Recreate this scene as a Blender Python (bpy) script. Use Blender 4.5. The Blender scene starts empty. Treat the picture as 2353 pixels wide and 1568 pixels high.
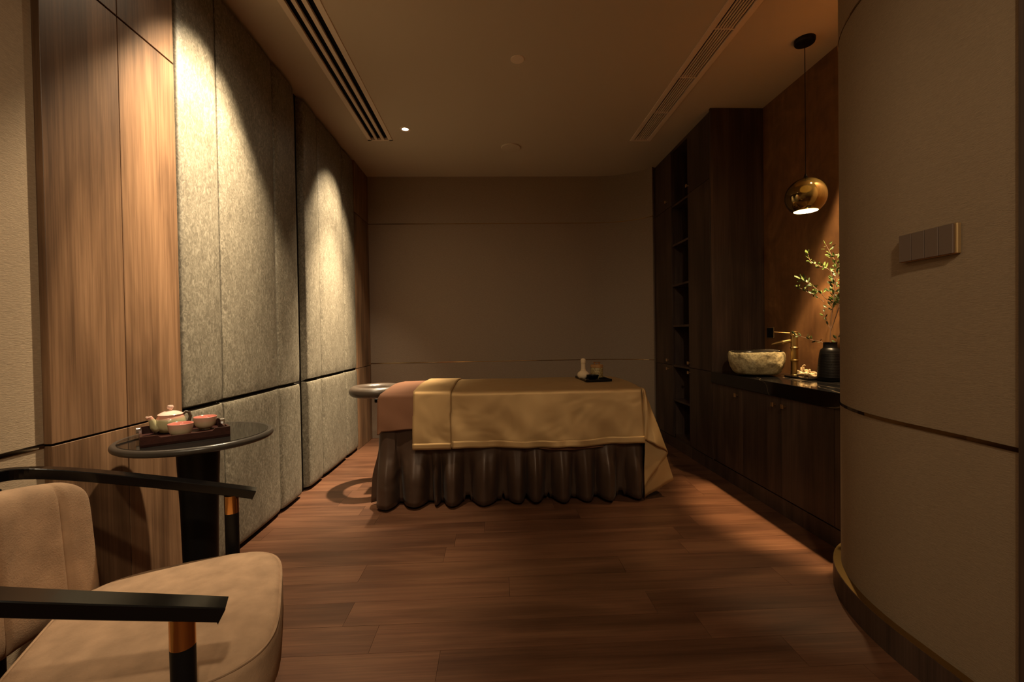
import bpy, bmesh, math, random
import numpy as np
from mathutils import Vector, Matrix
random.seed(7)
C = bpy.context.scene.collection
PI = math.pi

# ------------------------------------------------------------------ camera, world, exposure
H = 1.1
def camera():
    f, p, y, r = 1018.8, .0136, .0407, -.0156
    fw = Vector((math.sin(y)*math.cos(p), math.cos(y)*math.cos(p), -math.sin(p)))
    rt = Vector((math.cos(y), -math.sin(y), 0)); up = rt.cross(fw)
    rt2 = rt*math.cos(r) + up*math.sin(r); up2 = up*math.cos(r) - rt*math.sin(r)
    cd = bpy.data.cameras.new('camera'); cd.sensor_width = 36; cd.lens = f/2353*36
    cd.clip_start = .02
    co = bpy.data.objects.new('camera', cd); C.objects.link(co)
    co.matrix_world = Matrix(((rt2.x, up2.x, -fw.x, 0), (rt2.y, up2.y, -fw.y, 0), (rt2.z, up2.z, -fw.z, H), (0, 0, 0, 1)))
    bpy.context.scene.camera = co
camera()
sc = bpy.context.scene
w = bpy.data.worlds.new('world'); sc.world = w; w.use_nodes = True
w.node_tree.nodes['Background'].inputs[0].default_value = (.05, .035, .02, 1)
w.node_tree.nodes['Background'].inputs[1].default_value = .2
sc.view_settings.view_transform = 'Standard'; sc.view_settings.look = 'None'
sc.view_settings.gamma = 1; sc.view_settings.exposure = 0; sc.view_settings.use_curve_mapping = False
sc.cycles.use_denoising = True
sc.cycles.max_bounces = 10; sc.cycles.diffuse_bounces = 6; sc.cycles.glossy_bounces = 5
sc.cycles.caustics_reflective = False; sc.cycles.caustics_refractive = False
sc.cycles.sample_clamp_indirect = 4

WARM = (1.0, .80, .53)
ZC = 2.833
XL, XR, BY, XN = -1.338, 1.698, 4.87, 2.117
LAMPS = [(-.712, 3.758), (-.75, 2.11), (-.75, -.30), (-.75, -1.8)]
POWER = {'wash': (50, 160, 0, 0), 'core': (250, 390, 0, 0), 'down': (1050, 130, 0, 0), 'spill': (2.5, 7, 16, 14), 'back': 140, 'niche': 700, 'pendant': 58}

def spot(name, loc, aim, watt, half, blend=.5, size=.03, col=WARM):
    d = bpy.data.lights.new(name, 'SPOT'); d.energy = watt; d.color = col; d.spot_size = 2*math.radians(half)
    d.spot_blend = blend; d.shadow_soft_size = size
    o = bpy.data.objects.new(name, d); C.objects.link(o); o.location = loc
    o.rotation_euler = (Vector(aim)-Vector(loc)).to_track_quat('-Z', 'Y').to_euler()
    return o

# ------------------------------------------------------------------ helpers
def tag(o, label=None, cat=None, group=None, kind=None):
    if label: o['label'] = label
    if cat: o['category'] = cat
    if group: o['group'] = group
    if kind: o['kind'] = kind
    return o

def obj(name, bm, m, parent=None, smooth=False, at=None):
    """bm holds world coordinates; the object's origin goes to its base (or AT)."""
    if isinstance(bm, tuple):
        b = bmesh.new(); vs = [b.verts.new(v) for v in bm[0]]
        for f in bm[1]:
            try: b.faces.new([vs[i] for i in f])
            except ValueError: pass
        bm = b
    bmesh.ops.recalc_face_normals(bm, faces=bm.faces)
    xs = [v.co.x for v in bm.verts]; ys = [v.co.y for v in bm.verts]; zs = [v.co.z for v in bm.verts]
    org = Vector(at) if at is not None else Vector(((min(xs)+max(xs))/2, (min(ys)+max(ys))/2, min(zs)))
    for v in bm.verts: v.co -= org
    me = bpy.data.meshes.new(name); bm.to_mesh(me); bm.free()
    for mm in (m if isinstance(m, (list, tuple)) else [m]): me.materials.append(mm)
    if smooth:
        for p in me.polygons: p.use_smooth = True
        me.set_sharp_from_angle(angle=math.radians(48))
    o = bpy.data.objects.new(name, me); C.objects.link(o)
    o.location = org
    if parent is not None:
        o.parent = parent; o.location = org - world_loc(parent)
    return o

def world_loc(o):
    l = Vector(o.location); p = o.parent
    while p is not None: l += Vector(p.location); p = p.parent
    return l

def thing(name, label, cat, loc, group=None):
    o = bpy.data.objects.new(name, None); C.objects.link(o); o.location = loc; o.empty_display_size = .1
    return tag(o, label, cat, group)

def copy_tree(o, delta, parent=None, label=None):
    c = o.copy(); C.objects.link(c); c.parent = parent
    if parent is None: c.location = Vector(o.location) + Vector(delta)
    if label: c['label'] = label
    for ch in list(o.children): copy_tree(ch, delta, c)
    return c

def box(x0, x1, y0, y1, z0, z1, bev=0, seg=2, bm=None):
    b = bmesh.new()
    bmesh.ops.create_cube(b, size=1)
    for v in b.verts:
        v.co = Vector(((x0+x1)/2+v.co.x*(x1-x0), (y0+y1)/2+v.co.y*(y1-y0), (z0+z1)/2+v.co.z*(z1-z0)))
    if bev: bmesh.ops.bevel(b, geom=b.edges[:], offset=bev, segments=seg, affect='EDGES', profile=.5)
    return join(bm, b)

def join(bm, b):
    if bm is None: return b
    me = bpy.data.meshes.new('tmp'); b.to_mesh(me); b.free(); bm.from_mesh(me); bpy.data.meshes.remove(me)
    return bm

def xform(bm, M):
    bmesh.ops.transform(bm, matrix=M, verts=bm.verts); return bm

def lathe(prof, c, n=32, bm=None, cap=True):
    """prof: [(r, z)] from bottom to top, c: (x, y)"""
    b = bmesh.new(); rings = []
    for r, z in prof:
        if r < 1e-5: rings.append([b.verts.new((c[0], c[1], z))])
        else: rings.append([b.verts.new((c[0]+r*math.cos(2*PI*i/n), c[1]+r*math.sin(2*PI*i/n), z)) for i in range(n)])
    for a, d in zip(rings, rings[1:]):
        for i in range(n):
            j = (i+1) % n
            if len(a) == 1 and len(d) == 1: continue
            if len(a) == 1: b.faces.new((a[0], d[i], d[j]))
            elif len(d) == 1: b.faces.new((a[i], a[j], d[0]))
            else: b.faces.new((a[i], a[j], d[j], d[i]))
    if cap:
        if len(rings[0]) > 1: b.faces.new(rings[0][::-1])
        if len(rings[-1]) > 1: b.faces.new(rings[-1])
    return join(bm, b)

def tube(path, rad, n=10, bm=None, sy=1.0):
    """round tube along a path of points; rad: number or list"""
    b = bmesh.new(); P = [Vector(p) for p in path]; rings = []
    up = Vector((0, 0, 1))
    prevN = None
    for i, p in enumerate(P):
        t = (P[min(i+1, len(P)-1)]-P[max(i-1, 0)]).normalized()
        if prevN is None:
            a = up if abs(t.z) < .9 else Vector((1, 0, 0)); nrm = (a - t*a.dot(t)).normalized()
        else: nrm = (prevN - t*prevN.dot(t)).normalized()
        prevN = nrm; bn = t.cross(nrm); r = rad[i] if isinstance(rad, (list, tuple)) else rad
        rings.append([b.verts.new(p + nrm*(r*math.cos(2*PI*k/n)) + bn*(r*sy*math.sin(2*PI*k/n))) for k in range(n)])
    for a, d in zip(rings, rings[1:]):
        for i in range(n): b.faces.new((a[i], a[(i+1) % n], d[(i+1) % n], d[i]))
    b.faces.new(rings[0][::-1]); b.faces.new(rings[-1])
    return join(bm, b)

def grid_mesh(fn, nu, nv, closed_u=False):
    vs = [fn(i/(nu if closed_u else nu-1), j/(nv-1)) for j in range(nv) for i in range(nu)]
    fs = []
    for j in range(nv-1):
        for i in range(nu if closed_u else nu-1):
            k = (i+1) % nu
            fs.append((j*nu+i, j*nu+k, (j+1)*nu+k, (j+1)*nu+i))
    return (vs, fs)

def solidify(o, t, off=-1):
    m = o.modifiers.new('thickness', 'SOLIDIFY'); m.thickness = t; m.offset = off; return o
def subsurf(o, n=1):
    m = o.modifiers.new('smooth', 'SUBSURF'); m.levels = n; m.render_levels = n; return o
def sm(t): t = max(0, min(1, t)); return t*t*(3-2*t)

# ------------------------------------------------------------------ materials
def mat(name, base, rough=.5, metal=0, spec=.5, **k):
    m = bpy.data.materials.new(name); m.use_nodes = True
    b = m.node_tree.nodes['Principled BSDF']
    b.inputs['Base Color'].default_value = (*base, 1); b.inputs['Roughness'].default_value = rough
    b.inputs['Metallic'].default_value = metal; b.inputs['Specular IOR Level'].default_value = spec
    for a, v in k.items(): b.inputs[a.replace('_', ' ')].default_value = v
    return m

def N(m, t, **k):
    n = m.node_tree.nodes.new(t)
    for a, v in k.items():
        if a in n.inputs: n.inputs[a].default_value = v
        else: setattr(n, a, v)
    return n
def L(m, a, b): m.node_tree.links.new(a, b)
def ramp(m, fac, stops):
    r = N(m, 'ShaderNodeValToRGB'); e = r.color_ramp.elements
    while len(e) < len(stops): e.new(.5)
    for q, (p, c) in zip(e, stops): q.position = p; q.color = (*c, 1)
    L(m, fac, r.inputs[0]); return r.outputs[0]

def coords(m, scale=(1, 1, 1), kind='Object', rand=False):
    tc = N(m, 'ShaderNodeTexCoord'); mp = N(m, 'ShaderNodeMapping'); mp.inputs['Scale'].default_value = scale
    L(m, tc.outputs[kind], mp.inputs['Vector'])
    if rand:
        oi = N(m, 'ShaderNodeObjectInfo'); mu = N(m, 'ShaderNodeMath', operation='MULTIPLY'); mu.inputs[1].default_value = 37.0
        L(m, oi.outputs['Random'], mu.inputs[0])
        cx = N(m, 'ShaderNodeCombineXYZ')
        for i in range(3): L(m, mu.outputs[0], cx.inputs[i])
        L(m, cx.outputs[0], mp.inputs['Location'])
        return mp.outputs[0], oi.outputs['Random']
    return mp.outputs[0]

def bump(m, h, strength=.2, dist=.002):
    b = N(m, 'ShaderNodeBump'); b.inputs['Strength'].default_value = strength; b.inputs['Distance'].default_value = dist
    L(m, h, b.inputs['Height']); L(m, b.outputs[0], m.node_tree.nodes['Principled BSDF'].inputs['Normal'])

def mix(m, fac, a, b, mode='MIX'):
    x = N(m, 'ShaderNodeMix', data_type='RGBA', blend_type=mode)
    for s, v in ((0, fac), (6, a), (7, b)):
        if hasattr(v, 'links') or hasattr(v, 'is_linked'): L(m, v, x.inputs[s])
        elif s == 0: x.inputs[0].default_value = v
        else: x.inputs[s].default_value = (*v, 1)
    return x.outputs[2]

def wood(name, dark, mid, light, axis='z', rough=.4, vary=.25, coat=0, scale=1.0, spec=.4, soft=1.0):
    m = mat(name, mid, rough, spec=spec)
    s = {'x': (1.2, 14, 14), 'y': (14, 1.2, 14), 'z': (14, 14, 1.0)}[axis]
    v, rnd = coords(m, tuple(q*scale for q in s), rand=True)
    n1 = N(m, 'ShaderNodeTexNoise', Scale=1.0, Detail=5.0, Roughness=.6, Distortion=.6); L(m, v, n1.inputs['Vector'])
    s2 = {'x': (2.2, 130, 130), 'y': (130, 2.2, 130), 'z': (130, 130, 2.2)}[axis]
    v2, _ = coords(m, s2, rand=True)
    n2 = N(m, 'ShaderNodeTexNoise', Scale=1.0, Detail=3.0, Roughness=.6); L(m, v2, n2.inputs['Vector'])
    s3 = {'x': (.9, 4, 4), 'y': (4, .9, 4), 'z': (4, 4, .9)}[axis]
    v3, _ = coords(m, s3, rand=True)
    n3 = N(m, 'ShaderNodeTexNoise', Scale=1.0, Detail=2.0, Distortion=1.2); L(m, v3, n3.inputs['Vector'])
    c1 = ramp(m, n1.outputs[0], [(.3, dark), (.5, mid), (.72, light)])
    c2 = ramp(m, n2.outputs[0], [(.35, (.62, .6, .58)), (.6, (1, 1, 1))])
    c3 = ramp(m, n3.outputs[0], [(.38, (.5, .48, .47)), (.56, (1, 1, 1))])
    c = mix(m, .75*soft, c1, c2, 'MULTIPLY'); c = mix(m, .7*soft, c, c3, 'MULTIPLY')
    cv = ramp(m, rnd, [(0, (1-vary,)*3), (1, (1, 1, 1))])
    c = mix(m, 1.0, c, cv, 'MULTIPLY')
    L(m, c, m.node_tree.nodes['Principled BSDF'].inputs['Base Color'])
    bump(m, n2.outputs[0], .12, .0015)
    return m

def fabric(name, base, var=.12, scale=300, rough=.9, bs=.3, blot=6, **k):
    m = mat(name, base, rough, spec=.2, **k)
    v = coords(m)
    n = N(m, 'ShaderNodeTexNoise', Scale=blot, Detail=4.0); L(m, v, n.inputs['Vector'])
    c = ramp(m, n.outputs[0], [(.3, tuple(x*(1-var) for x in base)), (.7, tuple(min(1, x*(1+var)) for x in base))])
    L(m, c, m.node_tree.nodes['Principled BSDF'].inputs['Base Color'])
    n2 = N(m, 'ShaderNodeTexNoise', Scale=scale, Detail=2.0); L(m, v, n2.inputs['Vector'])
    bump(m, n2.outputs[0], bs, .002)
    return m

M = {}
M['floor'] = wood('floor wood', (.095, .040, .021), (.135, .058, .030), (.17, .078, .040), 'x', .38, .14, spec=.4, soft=.8)
M['panel'] = wood('walnut panel', (.15, .082, .044), (.25, .138, .073), (.35, .20, .108), 'z', .42, .12, spec=.4)
M['cab'] = wood('dark cabinet wood', (.045, .028, .020), (.08, .048, .034), (.11, .066, .046), 'z', .45, .15, spec=.35)
M['cabin'] = mat('cabinet inside', (.02, .014, .01), .7, spec=.2)
M['grout'] = mat('floor joint', (.03, .015, .009), .9)
M['gap'] = mat('shadow gap', (.012, .009, .007), .8, spec=.1)
M['black'] = mat('black lacquer', (.004, .0035, .0035), .16, spec=.32)
M['blacksatin'] = mat('black satin metal', (.005, .0045, .0045), .45, spec=.22)
M['gold'] = mat('polished brass', (.75, .40, .13), .16, 1)
M['goldsat'] = mat('satin brass', (.42, .27, .10), .34, 1)
M['trim'] = mat('bronze strip', (.16, .11, .065), .10, 1)
M['trim_glint'] = mat('glint bronze strip', (.42, .29, .16), .14, 1)  # lighter copy of the bronze; back wall glints put into the colour
M['knob'] = mat('brushed brass knob', (.75, .52, .28), .3, 1)
M['glass'] = mat('smoked glass top', (.012, .011, .010), .06, spec=.6)
M['ceil'] = mat('ceiling paint', (.60, .51, .40), .85, spec=.15)
M['ventm'] = mat('vent enamel', (.82, .68, .54), .5)
M['ventd'] = mat('vent black', (.008, .007, .007), .7, spec=.1)

def wallpaper(name, base, ang=.25):
    m = mat(name, base, .8, spec=.2)
    v = coords(m, (60, 60, 420))
    n = N(m, 'ShaderNodeTexNoise', Scale=1.0, Detail=4.0, Roughness=.65, Distortion=.8); L(m, v, n.inputs['Vector'])
    c = ramp(m, n.outputs[0], [(.3, tuple(x*.84 for x in base)), (.7, tuple(x*1.14 for x in base))])
    L(m, c, m.node_tree.nodes['Principled BSDF'].inputs['Base Color'])
    bump(m, n.outputs[0], .55, .003)
    return m
M['paperL'] = wallpaper('beige grasscloth', (.44, .33, .22))
M['paperR'] = wallpaper('tan grasscloth', (.30, .215, .135))
M['paperB'] = wallpaper('brown back wallpaper', (.30, .225, .165))

def leather():
    m = mat('mottled olive grey leather', (.3, .27, .2), .55, spec=.35)
    v = coords(m, (1, 1.0, .6))
    n = N(m, 'ShaderNodeTexNoise', Scale=62.0, Detail=4.0, Roughness=.6, Distortion=1.6); L(m, v, n.inputs['Vector'])
    n2 = N(m, 'ShaderNodeTexNoise', Scale=7.0, Detail=3.0); L(m, v, n2.inputs['Vector'])
    c = ramp(m, n.outputs[0], [(.34, (.125, .107, .078)), (.5, (.185, .160, .118)), (.68, (.295, .262, .20))])
    c2 = ramp(m, n2.outputs[0], [(.3, (.8, .79, .78)), (.7, (1, 1, 1))])
    L(m, mix(m, 1.0, c, c2, 'MULTIPLY'), m.node_tree.nodes['Principled BSDF'].inputs['Base Color'])
    bump(m, n.outputs[0], .12, .002)
    return m
M['leather'] = leather()

def plaster():
    m = mat('rust brown wall finish', (.2, .09, .035), .6, spec=.3)
    v = coords(m, (1, 1, 1))
    n = N(m, 'ShaderNodeTexNoise', Scale=3.5, Detail=7.0, Roughness=.65, Distortion=.8); L(m, v, n.inputs['Vector'])
    v2 = coords(m, (30, 30, 4))
    n2 = N(m, 'ShaderNodeTexNoise', Scale=1.0, Detail=4.0); L(m, v2, n2.inputs['Vector'])
    c = ramp(m, n.outputs[0], [(.3, (.14, .060, .024)), (.55, (.23, .105, .038)), (.75, (.34, .17, .065))])
    c2 = ramp(m, n2.outputs[0], [(.3, (.7, .7, .7)), (.7, (1, 1, 1))])
    L(m, mix(m, .7, c, c2, 'MULTIPLY'), m.node_tree.nodes['Principled BSDF'].inputs['Base Color'])
    bump(m, n2.outputs[0], .2, .002)
    return m
M['plaster'] = plaster()

def satin(name, base, rough=.38, sheen=.4, metal=0):
    m = mat(name, base, rough, metal, spec=.5)
    b = m.node_tree.nodes['Principled BSDF']
    b.inputs['Sheen Weight'].default_value = sheen; b.inputs['Sheen Roughness'].default_value = .4
    v = coords(m, (2.2, 2.2, 2.2)); n = N(m, 'ShaderNodeTexNoise', Scale=1.6, Detail=2.0, Distortion=.6); L(m, v, n.inputs['Vector'])
    bump(m, n.outputs[0], .35, .05)
    return m
M['satin'] = satin('gold brown satin', (.50, .325, .15), .6, 0, .75)
M['skirt'] = satin('dark brown satin', (.068, .038, .024), .44, .03, .3)
M['sheet'] = fabric('copper brown sheet', (.15, .066, .034), .06, 500, .75, .15)
M['cradle'] = mat('taupe leatherette', (.062, .043, .03), .36)
M['chair'] = fabric('camel suede', (.385, .25, .155), .17, 260, .85, .35, blot=18)
M['mattress'] = mat('mattress vinyl', (.12, .08, .05), .5)

def marble():
    m = mat('black marble', (.006, .005, .005), .08, spec=.6)
    v = coords(m, (2.6, 1.0, 2.6))
    nz = N(m, 'ShaderNodeTexNoise', Scale=1.5, Detail=3.0, Roughness=.45, Distortion=.5); L(m, v, nz.inputs['Vector'])
    bk, vn = (.005, .0045, .0045), (.24, .18, .12)
    c = ramp(m, nz.outputs[0], [(.0, bk), (.4955, bk), (.4985, vn), (.5015, bk), (.5705, bk), (.5725, (.12, .09, .06)), (.5745, bk), (1, bk)])
    L(m, c, m.node_tree.nodes['Principled BSDF'].inputs['Base Color'])
    return m
M['marble'] = marble()

def glaze(name, stops, rough=.2):
    m = mat(name, (.5, .4, .3), rough)
    tc = N(m, 'ShaderNodeTexCoord'); sp = N(m, 'ShaderNodeSeparateXYZ'); L(m, tc.outputs['Generated'], sp.inputs[0])
    nz = N(m, 'ShaderNodeTexNoise', Scale=3.0, Detail=3.0); L(m, tc.outputs['Generated'], nz.inputs['Vector'])
    mm = N(m, 'ShaderNodeMath', operation='MULTIPLY_ADD'); mm.inputs[1].default_value = .25; L(m, nz.outputs[0], mm.inputs[0])
    L(m, sp.outputs[2], mm.inputs[2])
    c = ramp(m, mm.outputs[0], stops)
    L(m, c, m.node_tree.nodes['Principled BSDF'].inputs['Base Color'])
    return m
OL, PK, CRM, DK = (.46, .42, .24), (.62, .30, .22), (.85, .68, .56), (.03, .022, .02)
M['glaze'] = glaze('teapot glaze', [(.12, DK), (.34, (.20, .15, .07)), (.46, OL), (.86, OL), (1, PK)])
M['glazecup'] = glaze('cup glaze', [(.12, DK), (.24, (.40, .33, .18)), (.6, (.52, .42, .28)), (.95, (.62, .38, .28))])
M['pink'] = mat('pink glaze', (.66, .24, .19), .2)
M['cream'] = mat('cream pink glaze', (.85, .60, .50), .2)
M['glazedark'] = mat('dark olive glaze', (.06, .045, .03), .2)
M['silver'] = mat('silver handle', (.8, .75, .68), .25, 1)
M['redwood'] = wood('dark red tray wood', (.035, .012, .01), (.06, .02, .016), (.085, .03, .022), 'x', .35, .05)
M['linen'] = fabric('cream linen', (.62, .47, .30), .08, 500, .9, .3)
M['towel'] = fabric('cream towel', (.72, .55, .33), .08, 700, .95, .6)
M['leaf'] = mat('leaf green', (.10, .145, .035), .42)
M['leaf_shade'] = mat('shaded leaf green', (.045, .065, .025), .42)  # darker copy of the leaf green; silhouetted leaves get their shade by colour
M['stem'] = mat('brown twig', (.10, .05, .025), .7)
def stone():
    m = mat('yellow granite stone', (.4, .33, .18), .8)
    v = coords(m); n = N(m, 'ShaderNodeTexNoise', Scale=22.0, Detail=8.0, Roughness=.7); L(m, v, n.inputs['Vector'])
    n2 = N(m, 'ShaderNodeTexNoise', Scale=120.0, Detail=4.0); L(m, v, n2.inputs['Vector'])
    c = ramp(m, n.outputs[0], [(.32, (.17, .125, .06)), (.5, (.42, .34, .18)), (.7, (.62, .54, .32))])
    c2 = ramp(m, n2.outputs[0], [(.35, (.6, .6, .6)), (.6, (1, 1, 1))])
    L(m, mix(m, .6, c, c2, 'MULTIPLY'), m.node_tree.nodes['Principled BSDF'].inputs['Base Color'])
    bump(m, n.outputs[0], .7, .01); return m
M['stone'] = stone()
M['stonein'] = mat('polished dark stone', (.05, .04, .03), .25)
M['vase'] = mat('black ceramic', (.002, .0016, .0016), .36, spec=.12)
M['switch'] = mat('bronze switch plastic', (.115, .07, .048), .4, 0)
M['switchedge'] = mat('gold switch edge', (.62, .42, .20), .3, .8)
def emis(name, col, s):
    m = bpy.data.materials.new(name); m.use_nodes = True; nt = m.node_tree; nt.nodes.clear()
    e = nt.nodes.new('ShaderNodeEmission'); e.inputs[0].default_value = (*col, 1); e.inputs[1].default_value = s
    o = nt.nodes.new('ShaderNodeOutputMaterial'); nt.links.new(e.outputs[0], o.inputs[0]); return m
M['lamp'] = emis('lamp face', (1, .85, .62), 12)
M['bulb'] = emis('bulb glow', (1, .80, .42), 9)
def shade():
    m = mat('smoky gold glass', (.25, .17, .055), .05, .9)
    b = m.node_tree.nodes['Principled BSDF']; b.inputs['Coat Weight'].default_value = .5
    lw = N(m, 'ShaderNodeLayerWeight', Blend=.5)
    tr = N(m, 'ShaderNodeBsdfTransparent'); tr.inputs[0].default_value = (.42, .27, .08, 1)
    ms = N(m, 'ShaderNodeMixShader'); ms.inputs[0].default_value = .84
    out = m.node_tree.nodes['Material Output']
    L(m, tr.outputs[0], ms.inputs[1]); L(m, b.outputs[0], ms.inputs[2]); L(m, ms.outputs[0], out.inputs[0])
    return m
M['shade'] = shade()
def weave():
    m = mat('woven bamboo', (.45, .33, .14), .6)
    v = coords(m, (1, 1, 1)); vo = N(m, 'ShaderNodeTexVoronoi', Scale=190.0); L(m, v, vo.inputs['Vector'])
    c = ramp(m, vo.outputs['Distance'], [(.2, (.52, .42, .18)), (.6, (.16, .10, .035))])
    L(m, c, m.node_tree.nodes['Principled BSDF'].inputs['Base Color']); bump(m, vo.outputs['Distance'], -.5, .002); return m
M['weave'] = weave()
M['caramel'] = mat('caramel wood lid', (.34, .17, .06), .45)

# ------------------------------------------------------------------ the setting
YB = -2.6           # wall behind the camera
def struct(name, bm, m, parent=None, **k):
    o = obj(name, bm, m, parent, **k)
    if parent is None: o['kind'] = 'structure'
    return o

# floor: sub-floor slab and planks
fl = struct('floor', box(-1.5, 2.3, YB, BY+.15, -.06, -.012), M['grout'])
PW, PLEN, G = .152, 1.22, .0005
row = 0; y = BY+.02
while y > YB:
    x = -1.42 - random.random()*PLEN*.9
    while x < 2.2:
        x0, x1 = max(x, -1.42), min(x+PLEN, 2.2)
        if x1-x0 > .05:
            o = obj('plank', box(x0+G, x1-G, max(y-PW, YB)+G, y-G, -.012, random.uniform(-.0003, 0)), M['floor'], fl)
        x += PLEN
    y -= PW

# ceiling with openings for the two vents
VENTS = [(-1.078, -.861, .5, 3.972), (1.25, 1.437, .5, 3.966)]
def ceiling():
    b = bmesh.new()
    xs = [-1.5, -1.072, -.867, 1.256, 1.431, 2.3]; ys = [YB, .506, 3.96, BY+.15]
    for i in range(5):
        for j in range(3):
            if i in (1, 3) and j == 1: continue
            box(xs[i], xs[i+1], ys[j], ys[j+1], ZC, ZC+.08, bm=b)
    bmesh.ops.remove_doubles(b, verts=b.verts, dist=1e-5)
    return b
struct('ceiling', ceiling(), M['ceil'])

# left wall: masonry, then its panels
wl = struct('wall_left', box(-1.46, XL-.052, YB, BY+.1, 0, ZC), M['gap'])
def paper_left():
    b = box(XL-.052, XL-.022, YB, 1.388, 0, .782)
    box(XL-.052, XL-.022, YB, 1.388, .795, ZC, bm=b)
    return b
obj('wallpaper_panel', paper_left(), M['paperL'], wl)
def wpanel(y0, y1, z0, z1):
    obj('wood_panel', box(XL-.055, XL, y0+.0012, y1-.0012, z0+.0015, z1-.0015, .0012, 1), M['panel'], wl)
for (y0, y1) in ((1.388, 1.668), (1.668, 1.952)):
    wpanel(y0, y1, .0, .786); wpanel(y0, y1, .790, 2.268); wpanel(y0, y1, 2.271, ZC-.002)
for (y0, y1) in ((4.402, 4.655), (4.655, BY)):
    wpanel(y0, y1, .0, .794); wpanel(y0, y1, .797, 2.322); wpanel(y0, y1, 2.325, ZC-.002)
def pad(y0, y1, z0, z1, bulge=.02, r=.016):
    def se(t, p): return (max(0, 1-abs(t)**p))**(1/p)
    nu, nv = 25, 41
    def tt(k, n):      # denser towards the edges
        a = -1+2*k/(n-1); return math.sin(a*PI/2)*.75+a*.25
    us = [tt(k, nu) for k in range(nu)]; vs_ = [tt(k, nv) for k in range(nv)]
    V = []
    for v in vs_:
        for u in us:
            d = se(u, 6)*se(v, 12)
            yy = (y0+y1)/2+u*(y1-y0)/2*(.99+.01*d); zz = (z0+z1)/2+v*(z1-z0)/2
            V.append((XL-.045+.045*d+ .004*(1-u*u)*d, yy, zz))
    F = [(j*nu+i, j*nu+i+1, (j+1)*nu+i+1, (j+1)*nu+i) for j in range(nv-1) for i in range(nu-1)]
    rim = [j*nu for j in range(nv)] + [(nv-1)*nu+i for i in range(1, nu)] + [j*nu+nu-1 for j in range(nv-2, -1, -1)] + [i for i in range(nu-2, 0, -1)]
    n0 = len(V)
    for k in rim: V.append((XL-.055, V[k][1], V[k][2]))
    for a in range(len(rim)):
        bq = (a+1) % len(rim); F.append((rim[a], rim[bq], n0+bq, n0+a))
    obj('upholstered_panel', (V, F), M['leather'], wl, smooth=True)
for ys in ((1.972, 2.256, 2.828, 3.128), (3.243, 3.512, 4.078, 4.40)):
    for y0, y1 in zip(ys, ys[1:]):
        pad(y0+.0006, y1-.0006, .022, .788); pad(y0+.0006, y1-.0006, .793, ZC-.012)

# back wall with a curved right corner
def extrude_plan(pts, z0, z1, thick=0, segs=1):
    vs = [(x, y, z0+(z1-z0)*s/segs) for s in range(segs+1) for x, y in pts]; n = len(pts)
    return (vs, [(s*n+i, s*n+i+1, (s+1)*n+i+1, (s+1)*n+i) for s in range(segs) for i in range(n-1)])
def offset_plan(pts, d):
    out = []
    for i, p in enumerate(pts):
        a = Vector(pts[max(i-1, 0)]); b = Vector(pts[min(i+1, len(pts)-1)]); t = (b-a).normalized()
        out.append((p[0]-t.y*d, p[1]+t.x*d))
    return out
def slab(pts, z0, z1, d0, d1):
    """a wall-like band between two offsets of a plan line"""
    A, B = offset_plan(pts, d0), offset_plan(pts, d1); n = len(pts)
    V = [(x, y, z) for z in (z0, z1) for x, y in A] + [(x, y, z) for z in (z0, z1) for x, y in B]
    F = []
    for i in range(n-1):
        F += [(i, i+1, n+i+1, n+i), (2*n+i, 2*n+i+1, 3*n+i+1, 3*n+i), (n+i, n+i+1, 3*n+i+1, 3*n+i), (i, i+1, 2*n+i+1, 2*n+i)]
    F += [(0, n, 3*n, 2*n), (n-1, 2*n-1, 4*n-1, 3*n-1)]
    return (V, F)
back_plan = [(-1.42, BY), (0, BY), (1.12, BY)] + [(1.12+.62*math.sin(a), BY-.5+.5*math.cos(a)) for a in np.linspace(.08, 1.12, 10)]
wb = struct('wall_back', slab(back_plan, 0, ZC, 0, .12), M['paperB'], smooth=True)
for i, z in enumerate((.815, 2.322)):
    struct('trim_%d' % (i+1), slab(back_plan, z-.0038, z+.0038, -.004, .02), M['trim_glint'])

# wall behind the vanity
struct('wall_right', box(XN, XN+.12, 1.9, BY+.1, 0, ZC), M['plaster'])

# curved entrance wall
col_plan = [(1.327, 1.06), (1.337, 1.2), (1.34, 1.35)] + [(1.80-.46*math.cos(a), 1.35+.68*math.sin(a)) for a in np.linspace(.06, PI/2, 22)] + [(2.2, 2.03)]
col_plan = [(x, y) for x, y in col_plan]
wc = struct('wall_entrance', slab(col_plan, 0, ZC, 0, -.15), M['paperR'], smooth=True)
struct('trim_3', slab(col_plan, .781, .793, .0025, -.01), M['trim'])
struct('trim_4', slab(col_plan, 2.312, 2.320, .0025, -.01), M['trim'])
struct('trim_5', box(XL-.0265, XL-.019, YB, 1.387, .7825, .7945), M['trim'])
bb = struct('baseboard_right', slab(col_plan[:-1], 0, .1, .028, -.005), M['cab'])
obj('lit_top', slab(col_plan[:-1], .1, .1025, .027, -.005), M['goldsat'], bb)  # baseboard top made brassy: the light falling on it is put into colour
# wall from the camera's side to the door casing, and the wall behind the camera
struct('wall_front', box(-1.5, 2.3, YB-.12, YB, 0, ZC), M['paperR'])
struct('wall_doorway', box(1.33, 1.48, YB, .96, 0, ZC), M['paperR'])
dc = struct('trim_6', box(1.321, 1.48, .965, 1.066, 0, ZC-.02, .002, 1), M['cab'])

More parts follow.
